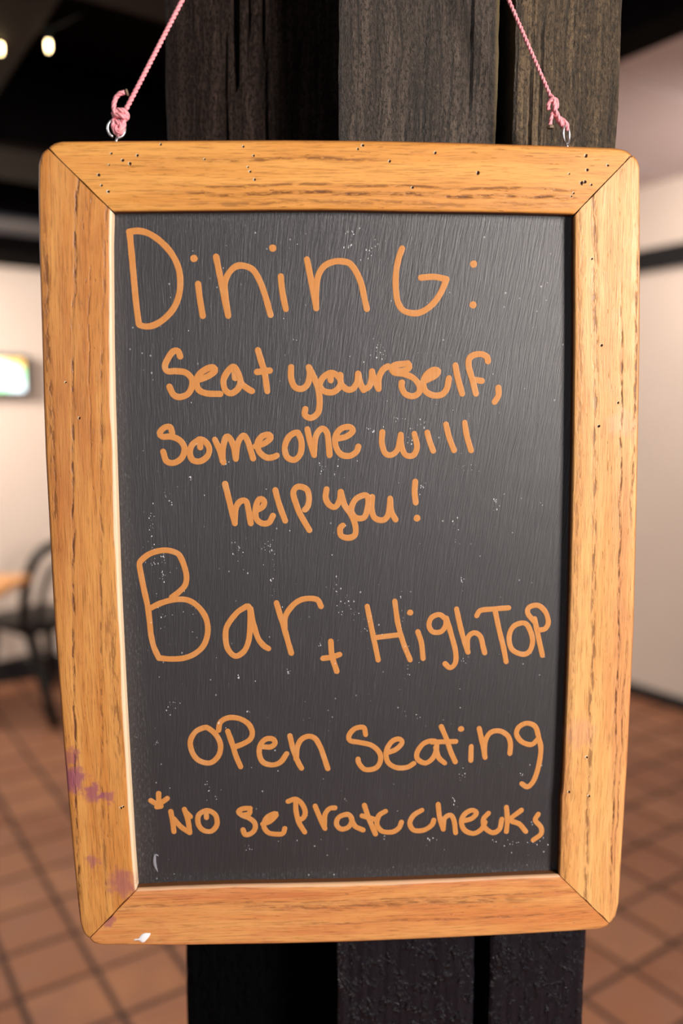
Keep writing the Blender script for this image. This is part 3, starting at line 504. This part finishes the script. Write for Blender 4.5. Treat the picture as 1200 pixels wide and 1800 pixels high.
# ---------------------------------------------------------------- the chalkboard sign
sign = tag(empty('chalkboard_sign', BOARD_O, BOARD_R), 'wooden-framed slate chalkboard with orange handwriting hanging on the timber post', 'sign')
TH = 0.018
PROF = [(0.0, 0.0026), (0.0004, 0.0014), (0.0012, 0.0005), (0.0026, 0.0)]       # (inset from the arris, depth) : worn round-over
def rail(key, mat, seed, ns):
    outer, inner = RAILS[key]; outer = [(a / 1000, b / 1000) for a, b in outer]; inner = [(a / 1000, b / 1000) for a, b in inner]
    V, F, U1, U2 = [], [], [], []
    cols = None; W0 = math.dist(lerp_poly(outer, .5)[0], lerp_poly(inner, .5)[0])
    for i in range(ns + 1):
        s = i / ns
        s2 = 0.5 - 0.5 * math.cos(math.pi * s); s2 = 0.55 * s + 0.45 * s2        # denser towards the mitres
        (ox, oz), tl = lerp_poly(outer, s2); (ix, iz), _ = lerp_poly(inner, s2)
        e = 0.00022 + 0.00030 * abs(noise.noise(Vector((seed, 0, 0))))
        W_ = math.dist((ox, oz), (ix, iz))
        prof = []
        prof.append((0.0, TH)); 
        for a, d in PROF: prof.append((a, d))
        nmid = 9
        for k in range(1, nmid): 
            q = 0.0026 + (W_ - 0.0038) * k / nmid
            prof.append((q, 0.00018 * noise.noise(Vector((q * 160 + seed, s * 9, 0)))))
        wear = 0.0002 + 0.0006 * max(0, noise.noise(Vector((s * 14, seed, 3))))
        prof.append((W_ - 0.0012 - wear, 0.0)); prof.append((W_ - 0.0004, 0.0004 + wear * .5)); prof.append((W_, 0.0014 + wear)); prof.append((W_, TH - .001))
        cols = len(prof)
        # nicked mitre faces
        vi = s2 * 0.4
        for a, d in prof:
            k = a / W_
            x = ox + (ix - ox) * k; z = oz + (iz - oz) * k
            if i in (0, ns):
                j = (0.00042 + 0.0006 * max(0, noise.noise(Vector((a * 500, seed, i)))) + (0.0007 if noise.noise(Vector((a * 230, seed * 3, i))) > .35 else 0))
                (nx_, nz_), _ = lerp_poly(outer, 0.5 if i == 0 else 0.5); dx, dz = nx_ - x, nz_ - z
                # move along the rail direction only
                if key in ('top', 'bottom'): x += j * (1 if dx > 0 else -1)
                else: z += j * (1 if dz > 0 else -1)
            V.append((x, d, z)); U1.append((W0 - (W_ - a) * W0 / max(W_, W0) if key in ('none',) else (W0 - abs((x - ix) if key in ('left', 'right') else (z - iz))), (x + .2) if key in ('top', 'bottom') else (.565 - z))); U2.append((W_ - a, a))
    for i in range(ns):
        for k in range(cols):
            k2 = (k + 1) % cols
            F.append((i * cols + k, i * cols + k2, (i + 1) * cols + k2, (i + 1) * cols + k))
    F.append(tuple(range(cols - 1, -1, -1))); F.append(tuple(ns * cols + k for k in range(cols)))
    o = mesh_obj('frame_rail', V, F, mat, sign, False, U1, U2)
    bm = bmesh.new(); bm.from_mesh(o.data); bmesh.ops.recalc_face_normals(bm, faces=bm.faces); bm.to_mesh(o.data); bm.free()
    o.data.polygons.foreach_set('use_smooth', [True] * len(o.data.polygons))
    md = o.modifiers.new('split', 'EDGE_SPLIT'); md.split_angle = math.radians(50)
    return o
r_top = rail('top', W_TOP, 1.7, 90); r_top['label'] = 'top rail dotted with woodworm holes'
r_left = rail('left', W_LEFT, 2.9, 130); r_left['label'] = 'left rail with purple ink stains near the bottom'
r_right = rail('right', W_RIGHT, 4.1, 130); r_right['label'] = 'right rail, the palest'
r_bot = rail('bottom', W_BOTTOM, 5.3, 90); r_bot['label'] = 'bottom rail with a white paint drip'
# woodworm holes: shallow dark pits with a splintered rim
def disc(cx, cz, y0, y1, r, el=1.0, n=9, seed=0):
    rr = random.Random(seed); V = [Vector((cx, y1, cz))]; F = []
    for k in range(n):
        a = 2 * math.pi * k / n; q = r * rr.uniform(.8, 1.2)
        V.append(Vector((cx + q * math.cos(a), y0, cz + q * el * math.sin(a))))
    for k in range(n): F.append((0, 1 + (k + 1) % n, 1 + k))
    return V, F
for key, ro in (('top', r_top), ('left', r_left), ('right', r_right)):
    a_, b_ = [], []
    for n_, (x, z) in enumerate(HOLES[key]):
        x /= 1000; z /= 1000; rr = random.Random(n_ * 7 + len(key)); r = rr.uniform(.00055, .00105)
        a_.append(disc(x, z, -.00022, -.00036, r, rr.uniform(.8, 1.3), seed=n_))
        b_.append(disc(x - .0005, z + .0002, -.00010, -.00026, r * 1.15, 1.0, seed=n_ + 50))
    o = mesh_obj('woodworm_holes', *merge(a_), HOLE, ro); o['kind'] = 'stuff'
    o = mesh_obj('splintered_rims', *merge(b_), HOLE_RIM, ro); o['kind'] = 'stuff'
# white paint drip on the bottom rail
wx, wz = -0.1555, 0.0062
blob = [(-.0062, -.0010), (-.0050, -.0002), (-.0022, .0001), (.0002, .0034), (.0030, .0042), (.0066, .0040), (.0064, .0028), (.0050, .0006), (.0022, -.0026), (.0002, -.0034), (-.0012, -.0022), (-.0034, -.0010), (-.0050, -.0014)]
V = [Vector((wx, -.0008, wz))] + [Vector((wx + a, -.00015, wz + b)) for a, b in blob]
V2 = [Vector((wx + a * .8, -.0006, wz + b * .8)) for a, b in blob]; nb = len(blob)
V += V2; F = [(0, 1 + nb + (k + 1) % nb, 1 + nb + k) for k in range(nb)] + [(1 + nb + k, 1 + nb + (k + 1) % nb, 1 + (k + 1) % nb, 1 + k) for k in range(nb)]
mesh_obj('paint_drip', V, F, WHITE_PAINT, r_bot, True)
# slate panel
poly_in = {k: [(a / 1000, b / 1000) for a, b in RAILS[k][1]] for k in RAILS}
DEP = 0.0080
ring = poly_in['top'] + poly_in['right'][1:] + poly_in['bottom'][::-1][1:] + poly_in['left'][::-1][1:-1]
cx = sum(p[0] for p in ring) / len(ring); cz = 0.29
ring = [(cx + (x - cx) * 1.035, cz + (z - cz) * 1.022) for x, z in ring]
V = [Vector((x, DEP, z)) for x, z in ring] + [Vector((x, DEP + .005, z)) for x, z in ring]; n_ = len(ring)
F = [tuple(range(n_)), tuple(range(2 * n_ - 1, n_ - 1, -1))] + [(k, n_ + k, n_ + (k + 1) % n_, (k + 1) % n_) for k in range(n_)]
slate = mesh_obj('slate_panel', V, F, SLATE, sign)
ring2 = [(cx + (x - cx) * 1.15, cz + (z - cz) * 1.11) for x, z in ring]
V = [Vector((x, TH - .0055, z)) for x, z in ring2] + [Vector((x, TH - .002, z)) for x, z in ring2]
mesh_obj('backing_board', V, F, GAP, sign)
# hand-written words: raised paint-marker strokes
def stroke(P, r, y, seed):
    rr = random.Random(seed)
    P = [Vector((P[i] / 1000, 0, P[i + 1] / 1000)) for i in range(0, len(P), 2)]
    r = r / 1000
    if len(P) == 1:
        V, F = [Vector((P[0].x, y - .00008, P[0].z))], []
        for k in range(14):
            a = 2 * math.pi * k / 14; q = r * 1.18 * (1 + .12 * noise.noise(Vector((math.cos(a) * 1.5, math.sin(a) * 1.5, seed))))
            V.append(Vector((P[0].x + q * math.cos(a), y, P[0].z + q * math.sin(a))))
        for k in range(14): F.append((0, 1 + (k + 1) % 14, 1 + k))
        return V, F
    S = spline(P, .0011); N_ = len(S); V, F = [], []
    rows = []
    def off(p, t, k, w_, yy): return Vector((p.x - t.z * k * w_, yy, p.z + t.x * k * w_))
    T = [(S[min(i + 1, N_ - 1)] - S[max(i - 1, 0)]).normalized() for i in range(N_)]
    seq = []
    for a in (80, 55, 28): seq.append((S[0] - T[0] * r * math.sin(math.radians(a)), T[0], math.cos(math.radians(a))))
    for i in range(N_): seq.append((S[i], T[i], 1.0))
    for a in (28, 55, 80): seq.append((S[-1] + T[-1] * r * math.sin(math.radians(a)), T[-1], math.cos(math.radians(a))))
    for i, (p, t, w_) in enumerate(seq):
        ww = r * w_ * (1 + .10 * noise.noise(Vector((i * .16, seed, 0))))
        V += [off(p, t, 1, ww, y), off(p, t, .75, ww, y - .00007), off(p, t, 0, ww, y - .00008), off(p, t, -.75, ww, y - .00007), off(p, t, -1, ww, y)]
    for i in range(len(seq) - 1):
        for k in range(4): F.append((i * 5 + k, i * 5 + k + 1, i * 5 + 5 + k + 1, i * 5 + 5 + k))
    return V, F
sd = 0
for word, r, sts in WORDS:
    parts = []
    for s in sts:
        sd += 1; parts.append(stroke(s, r, DEP - .00006 - .000014 * (sd % 9), sd))
    o = mesh_obj('written_word', *merge(parts), PAINT, slate); o['label'] = 'orange handwritten "%s"' % word
# chalk specks
rr = random.Random(12); parts = []
def speck(x, z, q):
    n = rr.randint(4, 6); V = []; st = rr.uniform(1, 2.2)
    for k in range(n):
        a = 2 * math.pi * k / n; d = q * rr.uniform(.5, 1.2); V.append(Vector((x + d * math.cos(a), DEP - .0002, z + d * st * math.sin(a))))
    V.append(Vector((x, DEP - .0003, z))); return V, [(n, (k + 1) % n, k) for k in range(n)]
for x, z, a, b in SPECKS:
    for k in range(int(4 + (a * b) ** .5 * 1.0)):
        parts.append(speck(rr.gauss(x, a * .45) / 1000, rr.gauss(z, b * .45) / 1000, rr.choice((.00012, .0002, .0003, .0004))))
for k in range(170): parts.append(speck(rr.uniform(-.145, .145), rr.uniform(.06, .51), rr.choice((.00012, .0002, .0003))))
o = mesh_obj('chalk_specks', *merge(parts), CHALK, slate); o['kind'] = 'stuff'
# the swirl of chalk in the lower left corner of the slate
P = spline([(-.1435, DEP - .0001, .0535), (-.1455, DEP - .0001, .060), (-.1450, DEP - .0001, .067), (-.1425, DEP - .0001, .066)], .0012)
mesh_obj('chalk_smudge', *tube(P, [.0003 + .0011 * math.sin(math.pi * i / (len(P) - 1)) for i in range(len(P))], 6), plain('grey_chalk', (.22, .22, .25), .9), slate, True)
# screw eyes
def eye(pts, twist, R=.0056, wr=.00085):
    c = Vector(pts[0]) / 1000; b = Vector(pts[1]) / 1000
    ring = []
    for k in range(28):
        a = math.radians(-90) + 2 * math.pi * (k / 28) * .96
        ring.append(c + Matrix.Rotation(twist, 3, 'Z') @ Vector((R * math.cos(a), 0, R * 1.06 * math.sin(a))))
    V1 = tube(ring, wr, 8); V2 = tube([ring[0], Vector((b.x, b.y, ring[0].z - .002)), b - Vector((0, 0, .004))], wr, 8)
    return mesh_obj('screw_eye', *merge([V1, V2]), STEEL, sign, True)
eye(CORD['eyeL'], math.radians(6)); eye(CORD['eyeR'], math.radians(52))
# ---------------------------------------------------------------- the cord and its nail
SM = Matrix.Translation(Vector(BOARD_O)) @ __import__('mathutils').Euler(BOARD_R).to_matrix().to_4x4()
def bw(p): return SM @ (Vector(p) / 1000)
NAIL = Vector((0.0116, 0.600, 1.9932))
cord = tag(empty('hanging_cord', NAIL), 'pink twisted nylon cord knotted to both screw eyes of the sign', 'cord')
def rel(P): return [p - NAIL for p in P]
for side in ('L', 'R'):
    a = bw(CORD['main' + side][0]); sg = -1 if side == 'L' else 1
    top = NAIL + Vector((sg * .0020, -.002, .002))
    path = [a + (top - a) * (i / 380) + Vector((0, 0, -.0012 * math.sin(math.pi * i / 380))) for i in range(381)]
    mesh_obj('cord_run', *twisted(rel(path), .00165 if side == 'L' else .00135), PINK, cord, True)
loop = [NAIL + Vector((.0022 * math.cos(a), -.002, .0022 * math.sin(a) + .001)) for a in [math.radians(q) for q in range(-10, 191, 10)]]
mesh_obj('cord_loop', *tube(rel(loop), .0014, 8), PINK, cord, True)
for side, key in (('left', 'L'), ('right', 'R')):
    parts = []
    for r, P in CORD[side]:
        parts.append(twisted(rel([bw(p) for p in spline(P, .35)]), r / 1000 * 1.02, 190, 3, 6))
    k = mesh_obj('knot', *merge(parts), PINK, cord, True)
    e = [bw(p) for p in CORD['end' + key]]
    mesh_obj('burnt_end', *tube(rel([e[0], e[0].lerp(e[1], .4), e[1]]), [.0017, .0023, .0021], 9), BURNT, k)
nail = tag(empty('nail', NAIL), 'steel nail in the post carrying the pink cord', 'nail')
V, F = tube([Vector((0, -.006, .0)), Vector((0, .05, .0))], .0013, 10)
mesh_obj('shank', V, F, STEEL, nail, True); mesh_obj('nail_head', *tube([Vector((0, -.0075, 0)), Vector((0, -.006, 0))], .0038, 14), STEEL, nail)

# ---------------------------------------------------------------- small wall screen
def emis(name, col, st):
    N = NB(name, 0.5); N.set('Base Color', (0.02, 0.02, 0.02)); N.set('Emission Color', col); N.set('Emission Strength', st); return N
tvc = room @ Vector((0.955, VB - .055, 1.630))
tv_ = tag(empty('wall_screen', tvc, (0, 0, A34)), 'small glowing flat screen in a black frame on the cream back wall', 'screen')
mesh_obj('housing', *box(-.205, .205, 0.0, .055, 0.0, .222, .006), BLACK, tv_)
N = emis('bright_screen', (0.8, 1, .75), 3.6); x, y, z = N.obj()
c1 = N.mix(N.step(N.noise(N.vec(x, y, z), 9, 2), .4, .6), (0.45, 1.0, 0.50), (0.85, 0.95, 1.0))
c2 = N.mix(N.step(N.add(N.f('MULTIPLY', x, .35), N.sub(z, .20)), -.008, .03), c1, (0.85, 0.45, 0.10))
N.set('Emission Color', c2)
scr = mesh_obj('screen', *box(-.176, .176, -.002, .004, .028, .198, .001), N.m, tv_)
# ---------------------------------------------------------------- string lights
sl = tag(empty('string_lights', (-.72, 2.0, 2.40)), 'string of small warm fairy lights on a dark wire, top left corner', 'string lights')
def bulb(p):
    p = Vector(p) - Vector((-.72, 2.0, 2.40))
    s = mesh_obj('lamp_socket', *lathe([(.004, .03), (.0065, .026), (.0065, .008), (.005, .004)], 10, p), WIRE, sl, True)
    g = mesh_obj('bulb', *lathe([(.0025, .006), (.0036, .001), (.004, -.005), (.0034, -.012), (.002, -.017), (.0006, -.019)], 14, p), BULB, sl, True)
N = emis('warm_bulb', (1.0, 0.72, 0.36), 22.0); BULB = N.m
bl = [(-.782, 2.0, 2.352), (-.672, 2.0, 2.358), (-.93, 2.03, 2.37), (-1.10, 2.07, 2.36)]
for p in bl: bulb(p)
wp = spline([(-1.25, 2.1, 2.43), (-1.10, 2.07, 2.388), (-.93, 2.03, 2.398), (-.782, 2.0, 2.382), (-.672, 2.0, 2.388), (-.60, 2.02, 2.43)], .01)
mesh_obj('wire', *tube([Vector(p) - Vector((-.72, 2.0, 2.40)) for p in wp], .002, 6), WIRE, sl, True)
# ---------------------------------------------------------------- chair and table at the back wall
ch = tag(empty('dining_chair', (-1.61, 4.30, 0.0), (0, 0, math.radians(142))), 'black metal chair with a curved hoop back beside the orange table top', 'chair')
# local: +x is forward
mesh_obj('seat', *box(-.20, .22, -.20, .20, .415, .475, .018), CHAIRM, ch, True)
for sx, sy in ((1, 1), (1, -1), (-1, 1), (-1, -1)):
    mesh_obj('leg', *tube([(.17 * sx, .16 * sy, .44), (.20 * sx + (-.22 if sx < 0 else 0), .19 * sy, 0.0)], [.032, .026], 10), CHAIRM, ch, True)
hp = [(-.17, -.185, .45), (-.19, -.19, .60), (-.235, -.18, .76), (-.275, -.13, .855), (-.295, 0, .885), (-.275, .13, .855), (-.235, .18, .76), (-.19, .19, .60), (-.17, .185, .45)]
mesh_obj('backrest_hoop', *tube(spline(hp, .02), .027, 10), CHAIRM, ch, True)
hp = [(-.17, -.11, .45), (-.195, -.10, .60), (-.235, -.07, .74), (-.25, 0, .78), (-.235, .07, .74), (-.195, .10, .60), (-.17, .11, .45)]
mesh_obj('inner_hoop', *tube(spline(hp, .02), .018, 8), CHAIRM, ch, True)
for q in (.19, -.295): mesh_obj('stretcher', *tube([(q, -.177, .2), (q, .177, .2)], .009, 8), CHAIRM, ch, True)
tb = tag(empty('dining_table', (-1.865, 3.79, 0)), 'orange varnished wooden table at the left edge near the black chair', 'table')
mesh_obj('tabletop', *box(-.35, .35, -.17, .17, .715, .75, .006), TABLEW, tb)
mesh_obj('pedestal', *tube([(0, 0, .03), (0, 0, .72)], .035, 14), CHAIRM, tb, True)
mesh_obj('base', *lathe([(.16, 0), (.16, .012), (.05, .035), (.035, .05)], 24), CHAIRM, tb)
